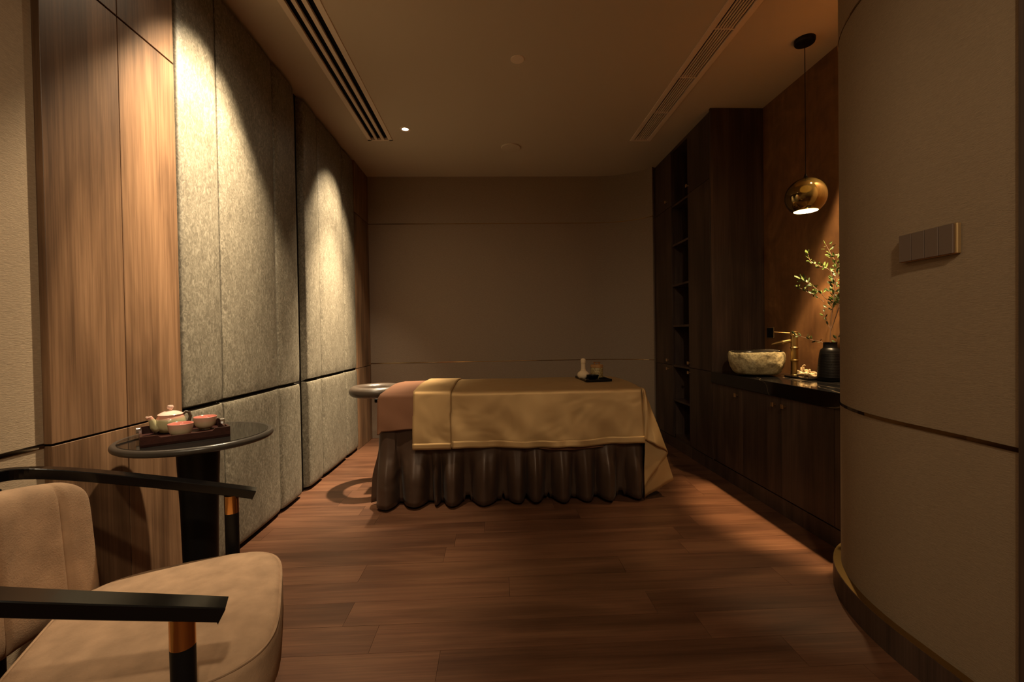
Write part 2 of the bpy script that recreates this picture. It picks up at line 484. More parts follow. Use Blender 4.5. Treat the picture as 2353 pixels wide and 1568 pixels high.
# ------------------------------------------------------------------ ceiling fittings
def slot_vent():
    x0, x1, y0, y1 = VENTS[0]; w_ = x1-x0
    t = thing('linear_vent', 'long ceiling air vent with three wide black slots near padded wall', 'vent', ((x0+x1)/2, (y0+y1)/2, ZC))
    obj('duct', box(x0+.012, x1-.012, y0+.01, y1-.015, ZC+.02, ZC+.078), M['ventd'], t)
    fr = [(0, .16), (.31, .41), (.56, .675), (.84, 1)]
    b = bmesh.new()
    for k in (0, 3): box(x0+fr[k][0]*w_, x0+fr[k][1]*w_, y0, y1, ZC-.006, ZC+.012, .0015, 1, bm=b)
    box(x0, x1, y1-.02, y1, ZC-.006, ZC+.012, bm=b); box(x0, x1, y0, y0+.02, ZC-.006, ZC+.012, bm=b)
    obj('frame', b, M['ventm'], t)
    for k in (1, 2): obj('slat', box(x0+fr[k][0]*w_, x0+fr[k][1]*w_, y0+.02, y1-.02, ZC-.005, ZC+.012, .001, 1), M['ventm'], t)
slot_vent()
def grille():
    x0, x1, y0, y1 = VENTS[1]
    t = thing('return_grille', 'ceiling grille of narrow slats with cross bars beside dark cabinets', 'vent', ((x0+x1)/2, (y0+y1)/2, ZC))
    obj('duct', box(x0+.012, x1-.012, y0+.01, y1-.015, ZC+.03, ZC+.078), M['ventd'], t)
    b = bmesh.new()
    box(x0, x0+.036, y0, y1, ZC-.006, ZC+.012, .0015, 1, bm=b); box(x1-.036, x1, y0, y1, ZC-.006, ZC+.012, .0015, 1, bm=b)
    box(x0+.036, x1-.036, y1-.02, y1, ZC-.006, ZC+.012, bm=b); box(x0+.036, x1-.036, y0, y0+.02, ZC-.006, ZC+.012, bm=b)
    obj('frame', b, M['ventm'], t)
    n = 6; s = (x1-x0-.072)/(n+1)
    for k in range(n):
        xc = x0+.036+s*(k+1)
        obj('slat', box(xc-.0032, xc+.0032, y0+.02, y1-.02, ZC-.003, ZC+.006), M['ventm'], t)
    for yy in (3.464, 2.985, 2.505, 2.02, 1.54, 1.06):
        obj('cross_bar', box(x0+.036, x1-.036, yy-.005, yy+.005, ZC-.0035, ZC+.014), M['ventm'], t)
grille()
tag(obj('sprinkler_plate', lathe([(.0, ZC-.004), (.041, ZC-.004), (.0435, ZC-.002), (.0435, ZC)], (.176, 2.805), 36), M['ventm']), 'small round pale cover plate on ceiling in the middle', 'ceiling cover')
sp_ = thing('ceiling_speaker', 'round shallow ceiling speaker near the back wall', 'speaker', (.185, 4.11, ZC))
obj('rim', lathe([(.078, ZC-.012), (.086, ZC-.011), (.089, ZC-.006), (.089, ZC), (.078, ZC)], (.185, 4.11), 40), M['ceil'], sp_, smooth=True)
obj('grille', lathe([(0, ZC-.0105), (.0785, ZC-.0105), (.0785, ZC-.002)], (.185, 4.11), 40), M['ceil'], sp_)

for i, (x, y) in enumerate(LAMPS):
    t = thing('downlight', ['small bright recessed downlight beside the slotted vent, near back wall', 'recessed downlight just above the frame beside the slotted vent',
                            'recessed downlight over the armchair', 'recessed downlight behind the camera'][i], 'ceiling light', (x, y, ZC), 'downlights along the left wall')
    obj('trim_ring', lathe([(.026, ZC-.001), (.031, ZC-.004), (.043, ZC-.003), (.045, ZC)], (x, y), 32, cap=False), M['ventm'], t, smooth=True)
    obj('lamp_face', lathe([(0, ZC-.0012), (.027, ZC-.0012)], (x, y), 32, cap=False), M['lamp'], t)
    if i < 2: spot('downlight_beam', (x, y, ZC-.02), (x-.50, y, ZC-1.62), POWER['wash'][i], 37, .45, .022)
    if i < 2: spot('downlight_centre', (x, y, ZC-.02), (x-.58, y-.1, ZC-2.6), POWER['down'][i], 27, 1.0, .03)
    if i < 2: spot('downlight_core', (x, y, ZC-.02), (x-.56, y, ZC-.86), POWER['core'][i], 29, 1.0, .022)
    spot('downlight_spill', (x, y, ZC-.02), (x+.15, y, ZC-2), POWER['spill'][i], 80, .6, .025)
# lamps of the corridor end behind the camera
for i, (x, y) in enumerate(((.38, -.66), (.38, -2.1))):
    t = thing('downlight', ['recessed downlight behind the camera on the right', 'recessed downlight furthest behind the camera'][i], 'ceiling light', (x, y, ZC), 'downlights behind the camera')
    obj('trim_ring', lathe([(.026, ZC-.001), (.031, ZC-.004), (.043, ZC-.003), (.045, ZC)], (x, y), 32, cap=False), M['ventm'], t, smooth=True)
    obj('lamp_face', lathe([(0, ZC-.0012), (.027, ZC-.0012)], (x, y), 32, cap=False), M['lamp'], t)
    spot('downlight_beam', (x, y, ZC-.02), (x, y+1.0, ZC-2), POWER['back']*(1, .4)[i], 64, .6, .07)
# niche spot over the vase
t = thing('downlight', 'recessed downlight over the vase hidden by curved wall', 'ceiling light', (1.99, 2.14, ZC))
obj('trim_ring', lathe([(.026, ZC-.001), (.031, ZC-.004), (.043, ZC-.003), (.045, ZC)], (1.99, 2.14), 32, cap=False), M['ventm'], t, smooth=True)
obj('lamp_face', lathe([(0, ZC-.0012), (.027, ZC-.0012)], (1.99, 2.14), 32, cap=False), M['lamp'], t)
spot('downlight_beam', (1.99, 2.14, ZC-.02), (2.117, 2.40, 1.2), POWER['niche'], 21.5, .4, .03, (1, .68, .34))

# ------------------------------------------------------------------ tall cabinet
def knob(y, z, X, parent):
    b = box(X-.026, X-.016, y-.011, y+.011, z-.013, z+.013, .0015, 1)
    box(X-.017, X, y-.004, y+.004, z-.004, z+.004, bm=b)
    return obj('knob', b, M['knob'], parent)
CY0, CY1 = 3.385, 4.655
tc_ = thing('tall_cabinet', 'full-height dark wood cabinet with an open shelf niche', 'cabinet', ((XR+XN)/2, (CY0+CY1)/2, 0))
def carcass():
    b = box(XR+.02, XN, CY0, CY0+.02, 0, ZC-.002)
    box(XR+.02, XN, CY1-.02, CY1, 0, ZC-.002, bm=b)
    box(XR+.02, XN, 3.79, 3.806, .1, ZC-.002, bm=b); box(XR+.02, XN, 4.146, 4.162, .1, ZC-.002, bm=b)
    box(XN-.02, XN-.002, CY0+.02, CY1-.02, .1, ZC-.002, bm=b)
    box(XR+.02, XN-.02, CY0+.02, CY1-.02, ZC-.03, ZC-.002, bm=b); box(XR+.02, XN-.02, CY0+.02, CY1-.02, .1, .13, bm=b)
    return b
obj('carcass', carcass(), M['cab'], tc_)
obj('kickboard', box(XR+.004, XR+.022, CY0, CY1, 0, .098), M['cab'], tc_)
obj('end_stile', box(XR, XR+.02, CY0, CY0+.018, .1, ZC-.002), M['cab'], tc_)
for (y0, y1, ky) in ((3.405, 3.798, 3.778), (4.154, 4.652, 4.25)):
    for (z0, z1, kz) in ((.105, .788, .75), (.792, 2.296, .833), (2.30, ZC-.03, 2.364)):
        d = obj('door', box(XR, XR+.019, y0+.0015, y1-.0015, z0, z1, .001, 1), M['cab'], tc_)
        knob(ky, kz, XR, d)
for z in (2.284, 1.917, 1.54, 1.16, .785, .461):
    obj('shelf', box(XR+.004, XN-.02, 3.807, 4.145, z-.009, z+.009), M['cab'], tc_)

# ------------------------------------------------------------------ vanity base cabinet and worktop
VY0, VY1 = 2.045, 3.383
vb = thing('base_cabinet', 'low dark wood cabinet with brass knobs under black marble worktop', 'cabinet', ((XR+XN)/2, (VY0+VY1)/2, 0))
obj('carcass', box(XR+.02, XN-.001, VY0, VY1, .1, .705), M['cab'], vb)
obj('kickboard', box(XR+.006, XR+.04, VY0, VY1, 0, .098), M['cab'], vb)
for (y0, y1, ky) in ((2.972, 3.382, 3.03), (2.562, 2.972, 2.612), (2.15, 2.562, 2.522)):
    d = obj('door', box(XR, XR+.019, y0+.0015, y1-.0015, .108, .702, .001, 1), M['cab'], vb); knob(ky, .655, XR, d)
obj('end_stile', box(XR, XR+.02, VY0, 2.148, .108, .702), M['cab'], vb)
tag(obj('worktop', box(XR-.014, XN-.001, VY0, VY1, .7055, .79, .002, 1), M['marble']), 'polished black marble worktop with fine pale veins', 'worktop')

# stone basin
def basin():
    cx, cy, a, b_, z0, z1 = 1.855, 3.065, .168, .205, .797, .96
    rnd = random.Random(3); nu, nv = 56, 26; V = []
    ph = [rnd.uniform(0, 6.28) for _ in range(10)]
    def lump(t, k): return .022*math.sin(2*t+ph[0]) + .014*math.sin(3*t+ph[1]+k*1.5) + .008*math.sin(7*t+ph[2]+k*5)
    prof = [(0, 0), (.35, 0), (.64, .0), (.76, .04), (.84, .14), (.91, .3), (.965, .48), (.99, .64), (.99, .78), (.975, .9), (.955, .97), (.92, 1.0), (.885, .985), (.85, .9), (.78, .7), (.6, .5), (.3, .42), (0, .4)]
    for j, (r, h) in enumerate(prof):
        for i in range(nu):
            t = 2*PI*i/nu
            rr = r*(1+lump(t, h)); tilt = .004*math.sin(t+1.0)*h + .003*math.sin(3*t+.5)*h
            V.append((cx+a*rr*math.cos(t)*(1-.05*math.cos(t)), cy+b_*rr*math.sin(t), z0+(z1-z0)*h+tilt))
    F = [(j*nu+i, j*nu+(i+1) % nu, (j+1)*nu+(i+1) % nu, (j+1)*nu+i) for j in range(len(prof)-1) for i in range(nu)]
    t = thing('stone_basin', 'rough boulder-shaped stone wash basin on black worktop', 'basin', (cx, cy, z0))
    o = obj('bowl_outside', (V[:nu*13], F[:nu*12]), M['stone'], t, smooth=True)
    m = o.modifiers.new('sub', 'SUBSURF'); m.levels = m.render_levels = 2
    tx = bpy.data.textures.new('rough', 'CLOUDS'); tx.noise_scale = .03
    dm = o.modifiers.new('rock', 'DISPLACE'); dm.texture = tx; dm.strength = .008; dm.mid_level = .5; dm.texture_coords = 'LOCAL'
    Vi = V[nu*11:]; Fi = [(j*nu+i, j*nu+(i+1) % nu, (j+1)*nu+(i+1) % nu, (j+1)*nu+i) for j in range(len(prof)-12) for i in range(nu)]
    Vi = [(x, y, z+.001) for x, y, z in Vi]
    obj('bowl_inside', (Vi, Fi), M['stonein'], t, smooth=True)
    obj('drain', lathe([(0, z0+.4*.167+.002), (.018, z0+.4*.167+.002), (.018, z0+.4*.167-.002)], (cx, cy), 20), M['goldsat'], t)
basin()

# bamboo style faucet
fx, fy, fz = 2.035, 2.925, .791
t = thing('bamboo_faucet', 'antique brass faucet shaped like jointed bamboo behind the basin', 'faucet', (fx, fy, fz))
obj('body', lathe([(.028, fz), (.028, fz+.006), (.0225, fz+.012), (.0225, fz+.10), (.0265, fz+.104), (.0265, fz+.11), (.022, fz+.114), (.022, fz+.185), (.0265, fz+.189), (.0265, fz+.195), (.022, fz+.2),
    (.022, fz+.27), (.026, fz+.274), (.026, fz+.282), (.0235, fz+.286), (.0235, fz+.3), (.018, fz+.304), (0, fz+.304)], (fx, fy), 28), M['goldsat'], t, smooth=False)
S0 = Vector((fx, fy, fz+.245)); S1 = Vector((1.93, 3.01, fz+.215))
obj('spout', tube([S0, S0.lerp(S1, .45), S0.lerp(S1, .5), S0.lerp(S1, .55), S0.lerp(S1, .8), S1], [.0125, .0125, .015, .0125, .011, .004], 16), M['goldsat'], t, smooth=True)
L0 = Vector((fx, fy, fz+.29)); L1 = Vector((1.945, 3.0, fz+.30))
obj('lever', tube([L0, L1], .0035, 8), M['goldsat'], t, smooth=True)

# vase, branches
vx, vy, vz = 2.035, 2.605, .791
t = thing('black_vase', 'ribbed black ceramic vase with narrow neck holding leafy twigs', 'vase', (vx, vy, vz))
pr_ = [(0, vz), (.058, vz), (.066, vz+.008), (.066, vz+.02)]
for k in range(22):
    zz = vz+.024+k*.0066; r = .0675-.0118*(k/21)**1.3
    pr_ += [(r, zz), (r+.0012, zz+.0022), (r, zz+.0045)]
pr_ += [(.054, vz+.176), (.050, vz+.190), (.040, vz+.199), (.0365, vz+.203), (.0355, vz+.23), (.037, vz+.235), (.031, vz+.235), (.030, vz+.205), (0, vz+.2)]
obj('body', lathe(pr_, (vx, vy), 40), M['vase'], t, smooth=True)

br = thing('leafy_branches', 'tall green leafy twigs standing in the black vase', 'plant', (vx, vy, vz+.205))
def leaf(b, p, d, size, rnd, mi):
    d = d.normalized(); s = d.cross(Vector((rnd.uniform(-1, 1), rnd.uniform(-1, 1), rnd.uniform(-.3, 1)))).normalized(); n = d.cross(s)
    pts = [p, p+d*size*.35+s*size*.2+n*size*.04, p+d*size*.7+s*size*.17+n*size*.02, p+d*size, p+d*size*.7-s*size*.17+n*size*.02, p+d*size*.35-s*size*.2+n*size*.04, p+d*size*.5-n*size*.03]
    v = [b.verts.new(q) for q in pts]
    for f in ((0, 1, 6), (1, 2, 6), (2, 3, 6), (3, 4, 6), (4, 5, 6), (5, 0, 6)):
        fc = b.faces.new([v[i] for i in f]); fc.material_index = mi
def branch(pts, r0, r1, n_leaf, start, rnd, spread=.02, dark=.5, twigs=0):
    P = [Vector(p) for p in pts]; path = []
    n = 14
    for i in range(n+1):          # Catmull-like smoothing through the points
        t_ = i/n*(len(P)-1); k = min(int(t_), len(P)-2); f = t_-k
        p0 = P[max(k-1, 0)]; p1 = P[k]; p2 = P[k+1]; p3 = P[min(k+2, len(P)-1)]
        path.append(.5*((2*p1)+(p2-p0)*f+(2*p0-5*p1+4*p2-p3)*f*f+(3*p1-p0-3*p2+p3)*f**3))
    o = obj('stem', tube(path, [r0+(r1-r0)*i/n for i in range(n+1)], 6), M['stem'], br)
    b = bmesh.new()
    for i in range(n_leaf):
        f = start+(1-start)*(i+rnd.random())/n_leaf; q = f*n; k = min(int(q), n-1)
        p = path[k].lerp(path[k+1], q-k); d = (path[k+1]-path[k]).normalized()
        side = Vector((rnd.uniform(-1, 1), rnd.uniform(-1, 1), rnd.uniform(-.4, .9))).normalized()
        leaf(b, p+side*rnd.uniform(0, spread), d*.6+side, rnd.uniform(.022, .036), rnd, 1 if rnd.random() < dark else 0)
    lo = obj('leaves', b, [M['leaf'], M['leaf_shade']], br); lo['kind'] = 'stuff'
rb = random.Random(11)
def V3(dx, dz, dy=0): return (vx+dx*.62-.0, vy-dx*.78+dy, vz+dz)   # offsets roughly across the view
top = .205
branch([V3(0, top), V3(.005, .36), V3(.02, .50), V3(.03, .62), V3(.06, .78)], .0035, .0014, 110, .36, rb, .03, .55)
branch([V3(.03, .58), V3(.0, .67), V3(-.05, .70), V3(-.10, .74), V3(-.115, .80)], .002, .001, 26, .3, rb, .012, .15)
branch([V3(.04, .62), V3(.035, .70), V3(.01, .76), V3(-.02, .83)], .002, .001, 26, .2, rb, .022, .1)
branch([V3(.002, .30), V3(.045, .44), V3(.085, .56), V3(.10, .68), V3(.12, .78)], .003, .0014, 130, .30, rb, .035, .6)
branch([V3(.015, .46), V3(-.02, .50), V3(-.065, .56), V3(-.12, .61), V3(-.165, .64)], .002, .001, 44, .35, rb, .016, .35)
branch([V3(-.03, .48), V3(-.07, .52), V3(-.12, .55), V3(-.175, .59)], .0018, .001, 22, .2, rb, .012, .4)
branch([V3(0, top), V3(-.04, .235), V3(-.10, .25), V3(-.15, .27), V3(-.19, .28)], .0018, .001, 14, .25, rb, .006, .9)
branch([V3(0, top), V3(.03, .24), V3(.05, .30)], .0016, .001, 6, .3, rb, .006, .8)
branch([V3(.0, .32), V3(-.02, .36), V3(-.03, .42)], .0016, .001, 7, .3, rb, .01, .8)
branch([V3(.05, .46), V3(.09, .47), V3(.13, .475)], .0014, .001, 7, .3, rb, .01, .8)
branch([V3(.03, .40), V3(.06, .50), V3(.09, .55), V3(.13, .60)], .0016, .001, 60, .2, rb, .03, .7)

# towel tray
tag(obj('towel_tray', box(1.935, 2.09, 2.66, 2.885, .791, .803, .003, 2), M['black']), 'flat black tray under rolled towels behind the vase', 'tray')
tw = thing('folded_towel', 'cream towel twisted into a flower shape on black tray', 'towel', (2.02, 2.79, .803))
rt_ = random.Random(5)
def ribbon(cx, cy, cz, rad, hgt, turns, ph, wid, lean):
    P = []; nn = 28
    def fn(u, v):
        a = ph+u*turns*2*PI; r = rad*(1-.55*u)
        return (cx+r*math.cos(a)*1.0, cy+r*math.sin(a)*1.15, cz+ (v*wid)*(1-.2*u) + hgt*u + .006*math.sin(a*2+ph) + lean*math.cos(a-ph)*v*.5)
    return grid_mesh(fn, nn, 4)
for (cx, cy, rad, h, tr_, ph, wd, ln) in ((2.02, 2.80, .050, .012, 1.2, .3, .022, .015), (2.015, 2.805, .036, .026, 1.1, 2.0, .022, .02), (2.02, 2.80, .020, .040, .9, 4.0, .02, .02), (2.015, 2.735, .040, .01, 1.2, 1.2, .02, .012), (2.015, 2.735, .022, .024, 1.0, 3.2, .02, .015)):
    o = solidify(obj('fold', ribbon(cx, cy, .805, rad, h, tr_, ph, wd, ln), M['towel'], tw, smooth=True), .007, 0); subsurf(o, 1)
o = solidify(obj('fold', grid_mesh(lambda u, v: (2.02+(v-.5)*.03*(1-u), 2.825-.03*u+.01*math.sin(u*3), .82+.055*math.sin(u*PI*.62)+.0*v), 10, 4), M['towel'], tw, smooth=True), .005, 0); subsurf(o, 1)

# socket on the niche wall
t = thing('wall_socket', 'dark square wall socket with bronze frame above the basin', 'socket', (XN, 3.30, 1.045))
obj('plate', box(XN-.010, XN-.0005, 3.257, 3.343, 1.043, 1.129, .0015, 1), M['switchedge'], t)
obj('face', box(XN-.0125, XN-.0095, 3.263, 3.337, 1.049, 1.123, .001, 1), M['blacksatin'], t)

# pendant lamp
px, py, pz, pr0 = 1.878, 2.59, 1.90, .11
t = thing('pendant_lamp', 'smoky gold glass globe pendant hanging on thin black cord over worktop', 'pendant lamp', (px, py, ZC))
obj('canopy', lathe([(.0, ZC-.028), (.04, ZC-.028), (.052, ZC-.024), (.056, ZC-.014), (.056, ZC)], (px, py), 36), M['blacksatin'], t, smooth=True)
obj('cord', lathe([(.0022, pz+.12), (.0022, ZC-.026)], (px, py), 8), M['blacksatin'], t)
obj('cap', lathe([(.03, pz+.104), (.018, pz+.110), (.010, pz+.118), (.007, pz+.128), (.0035, pz+.138), (0, pz+.139)], (px, py), 24), M['blacksatin'], t, smooth=True)
a0 = math.acos(-.80)
gl = obj('glass_shade', lathe([(pr0*math.sin(a), pz+pr0*math.cos(a)) for a in np.linspace(a0, .3, 24)], (px, py), 48, cap=False), M['shade'], t, smooth=True)
obj('bulb', lathe([(0, pz-.088), (.030, pz-.0875), (.063, pz-.086), (.063, pz-.084), (0, pz-.084)], (px, py), 32), M['bulb'], t, smooth=True)
spot('pendant_light', (px, py, pz-.094), (px, py, 0), POWER['pendant'], 39, .3, .022, (1, .68, .34))

# light switch on the curved wall
def sw_frame():
    y0, y1, z0, z1 = 1.215, 1.395, 1.314, 1.402
    t = thing('light_switch', 'bronze four-gang rocker switch plate on the curved wall', 'light switch', (1.33, (y0+y1)/2, z0))
    obj('plate', box(1.325, 1.338, y0, y1, z0, z1, .002, 1), M['switchedge'], t)
    wd = (y1-y0-.010)/4
    for k in range(4):
        ya = y0+.007+k*wd
        b = box(1.3185, 1.3255, ya+.0006, ya+wd-.0006, z0+.001, z1-.001, .001, 1)
        obj('rocker', b, M['switch'], t)
sw_frame()

# ------------------------------------------------------------------ massage table
BX0, BX1, BY0, BY1, BZ = -.745, .985, 2.872, 3.71, .728
mt = thing('massage_table', 'massage table with gathered dark satin skirt and head ring', 'massage table', ((BX0+BX1)/2, (BY0+BY1)/2, 0))
obj('mattress', box(BX0, BX1, BY0, BY1, BZ-.13, BZ, .03, 4), M['mattress'], mt, smooth=True)
for sx in (BX0+.15, BX1-.15):
    for sy in (BY0+.14, BY1-.14): obj('leg', box(sx-.03, sx+.03, sy-.03, sy+.03, 0, BZ-.13), M['cab'], mt)
def skirt():
    r = .05; P = []
    x0, x1, y0, y1 = BX0-.006, BX1+.006, BY0-.006, BY1+.006
    def corner(cx, cy, a0): return [(cx+r*math.cos(a0+a), cy+r*math.sin(a0+a), math.cos(a0+a), math.sin(a0+a)) for a in np.linspace(0, PI/2, 6)]
    def line(ax, ay, bx, by, nx, ny, n): return [(ax+(bx-ax)*k/n, ay+(by-ay)*k/n, nx, ny) for k in range(1, n)]
    P += corner(x0+r, y0+r, PI) + line(x0+r, y0, x1-r, y0, 0, -1, 230) + corner(x1-r, y0+r, -PI/2) + line(x1, y0+r, x1, y1-r, 1, 0, 90) + corner(x1-r, y1-r, 0) \
        + line(x1-r, y1, x0+r, y1, 0, 1, 150) + corner(x0+r, y1-r, PI/2) + line(x0, y1-r, x0, y0+r, -1, 0, 90)
    L_ = [0]
    for a, b in zip(P, P[1:]): L_.append(L_[-1]+math.hypot(a[0]-b[0], a[1]-b[1]))
    tot = L_[-1]; n = len(P); nv = 22; V = []
    rr = random.Random(21)
    # irregular pleats: cumulative centres along the length, each with its own width and depth
    cen = []; s = .02
    while s < tot-.03:
        wdt = rr.choice([.05, .13, .15, .17, .06, .12]); cen.append((s+wdt/2, wdt, rr.uniform(.75, 1.1), rr.uniform(-.012, .012), rr.uniform(.012, .035))); s += wdt+rr.choice([.02, .045, .07])
    for j in range(nv):
        v = j/(nv-1); z = (BZ-.06)*(1-v)
        for i in range(n):
            s = L_[i]; h = 0; zb = .055
            for c, wdt, dp, sh, bz in cen:
                q = (s-(c+sh*v))/(wdt*.5*(.78+.3*math.sin(v*PI*.8)))
                if abs(q) < 1:
                    hh = (1-abs(q)**2.2)*dp*(1-.16*(1-v)*(1+math.cos(q*9+c*40)))
                    if hh > h: h = hh
                if abs(s-c) < wdt*.62: zb = bz
            w_ = sm((v-.42)/.35)
            h = h*(.008+.098*w_)
            off = -.006+h-.036*w_+.0035*math.sin(s*61+3*math.sin(s*7))*w_
            if i < 14 or i > n-14: off += .03*v
            zz = zb+(BZ-.07-zb)*(1-v)
            V.append((P[i][0]+P[i][2]*off, P[i][1]+P[i][3]*off, zz))
    F = [(j*n+i, j*n+(i+1) % n, (j+1)*n+(i+1) % n, (j+1)*n+i) for j in range(nv-1) for i in range(n)]
    o = obj('skirt', (V, F), M['skirt'], mt, smooth=True); solidify(o, .003)
skirt()
# head ring
def cradle():
    cx, cy, cz, rx, ry, tr = -.882, 3.36, .70, .158, .165, .042
    n, k = 48, 16; V = []; rr = random.Random(2)
    for i in range(n):
        a = 2*PI*i/n
        for j in range(k):
            b = 2*PI*j/k; w_ = 1+.035*math.sin(a*23)*math.cos(b)*(1 if math.cos(a) > -.6 else .2)
            r = tr*w_
            V.append((cx+(rx+r*math.cos(b))*math.cos(a), cy+(ry+r*math.cos(b))*math.sin(a), cz+r*.92*math.sin(b)))
    F = [(i*k+j, ((i+1) % n)*k+j, ((i+1) % n)*k+(j+1) % k, i*k+(j+1) % k) for i in range(n) for j in range(k)]
    o = obj('head_ring', (V, F), M['cradle'], mt, smooth=True); o['label'] = 'padded taupe ring cushion'
    obj('ring_bracket', box(-.88, -.70, 3.27, 3.39, .62, .65, .004, 1), M['blacksatin'], mt)
cradle()

# sheet at the head end
def sheet_pt(x, s, z_hem, lift, side_lean=0):
    pass
def draped(name, x0, x1, hem_z, lift, m, nx=60, wrinkle=.004, back=.3, seed=1, hemfn=None, frontoff=.0, label=None, cat=None, leftdrop=0):
    """cloth over the table: front hang, rounded edge, top, short back hang"""
    rr = random.Random(seed); ph = [rr.uniform(0, 6.28) for _ in range(8)]
    zt = BZ+.004+lift; yf = BY0-.004-lift-frontoff; re = .028
    prof = []
    n1 = 26
    V = []; ns = None
    for i in range(nx):
        u = i/(nx-1); x = x0+(x1-x0)*u
        hz = hemfn(x) if hemfn else hem_z
        col = []
        for j in range(n1):
            q = j/(n1-1); z = hz+(zt-re-hz)*q
            amp = (1-q)
            yy = yf - .030*amp - wrinkle*amp*(math.sin(9*x+4*z+ph[0])+.7*math.sin(17*x-9*z+ph[1])+.35*math.sin(41*x+11*z+ph[2])) - .003*math.sin(24*x+30*z+ph[3])*amp
            col.append((x, yy, z))
        for a in np.linspace(0, PI/2, 7)[1:]:
            col.append((x, yf+re-re*math.cos(a), zt-re+re*math.sin(a)))
        for q in np.linspace(0, 1, 22)[1:]:
            yy = yf+re+(BY1-.02-yf-re)*q
            col.append((x, yy, zt+.016*math.sin(q*PI)+.0015*math.sin(13*x+8*q+ph[4])))
        for a in np.linspace(0, PI/2, 5)[1:]:
            col.append((x, BY1-.02+re*math.sin(a)+lift, zt-re+re*math.cos(a)))
        for q in np.linspace(0, 1, 5)[1:]:
            col.append((x, BY1+.008+lift, zt-re-back*q))
        ns = len(col); V += col
    F = [(i*ns+j, (i+1)*ns+j, (i+1)*ns+j+1, i*ns+j+1) for i in range(nx-1) for j in range(ns-1)]
    return V, F, ns
hs = lambda x: .502 + (-.02 if x < -.73 else 0) + .006*math.sin(x*20)
V, F, ns = draped('sheet', -.752, -.30, .5, .0, None, 34, .002, .12, 4, hs)
# round the head-end edge down a little
V = [(x, y, z-(.02 if x < -.748 else 0)*(1 if z > .70 else 0)) for x, y, z in V]
o = solidify(obj('bed_sheet', (V, F), M['sheet'], None, smooth=True), .003); 
tag(o, 'copper brown sheet over the head end of massage table', 'sheet')

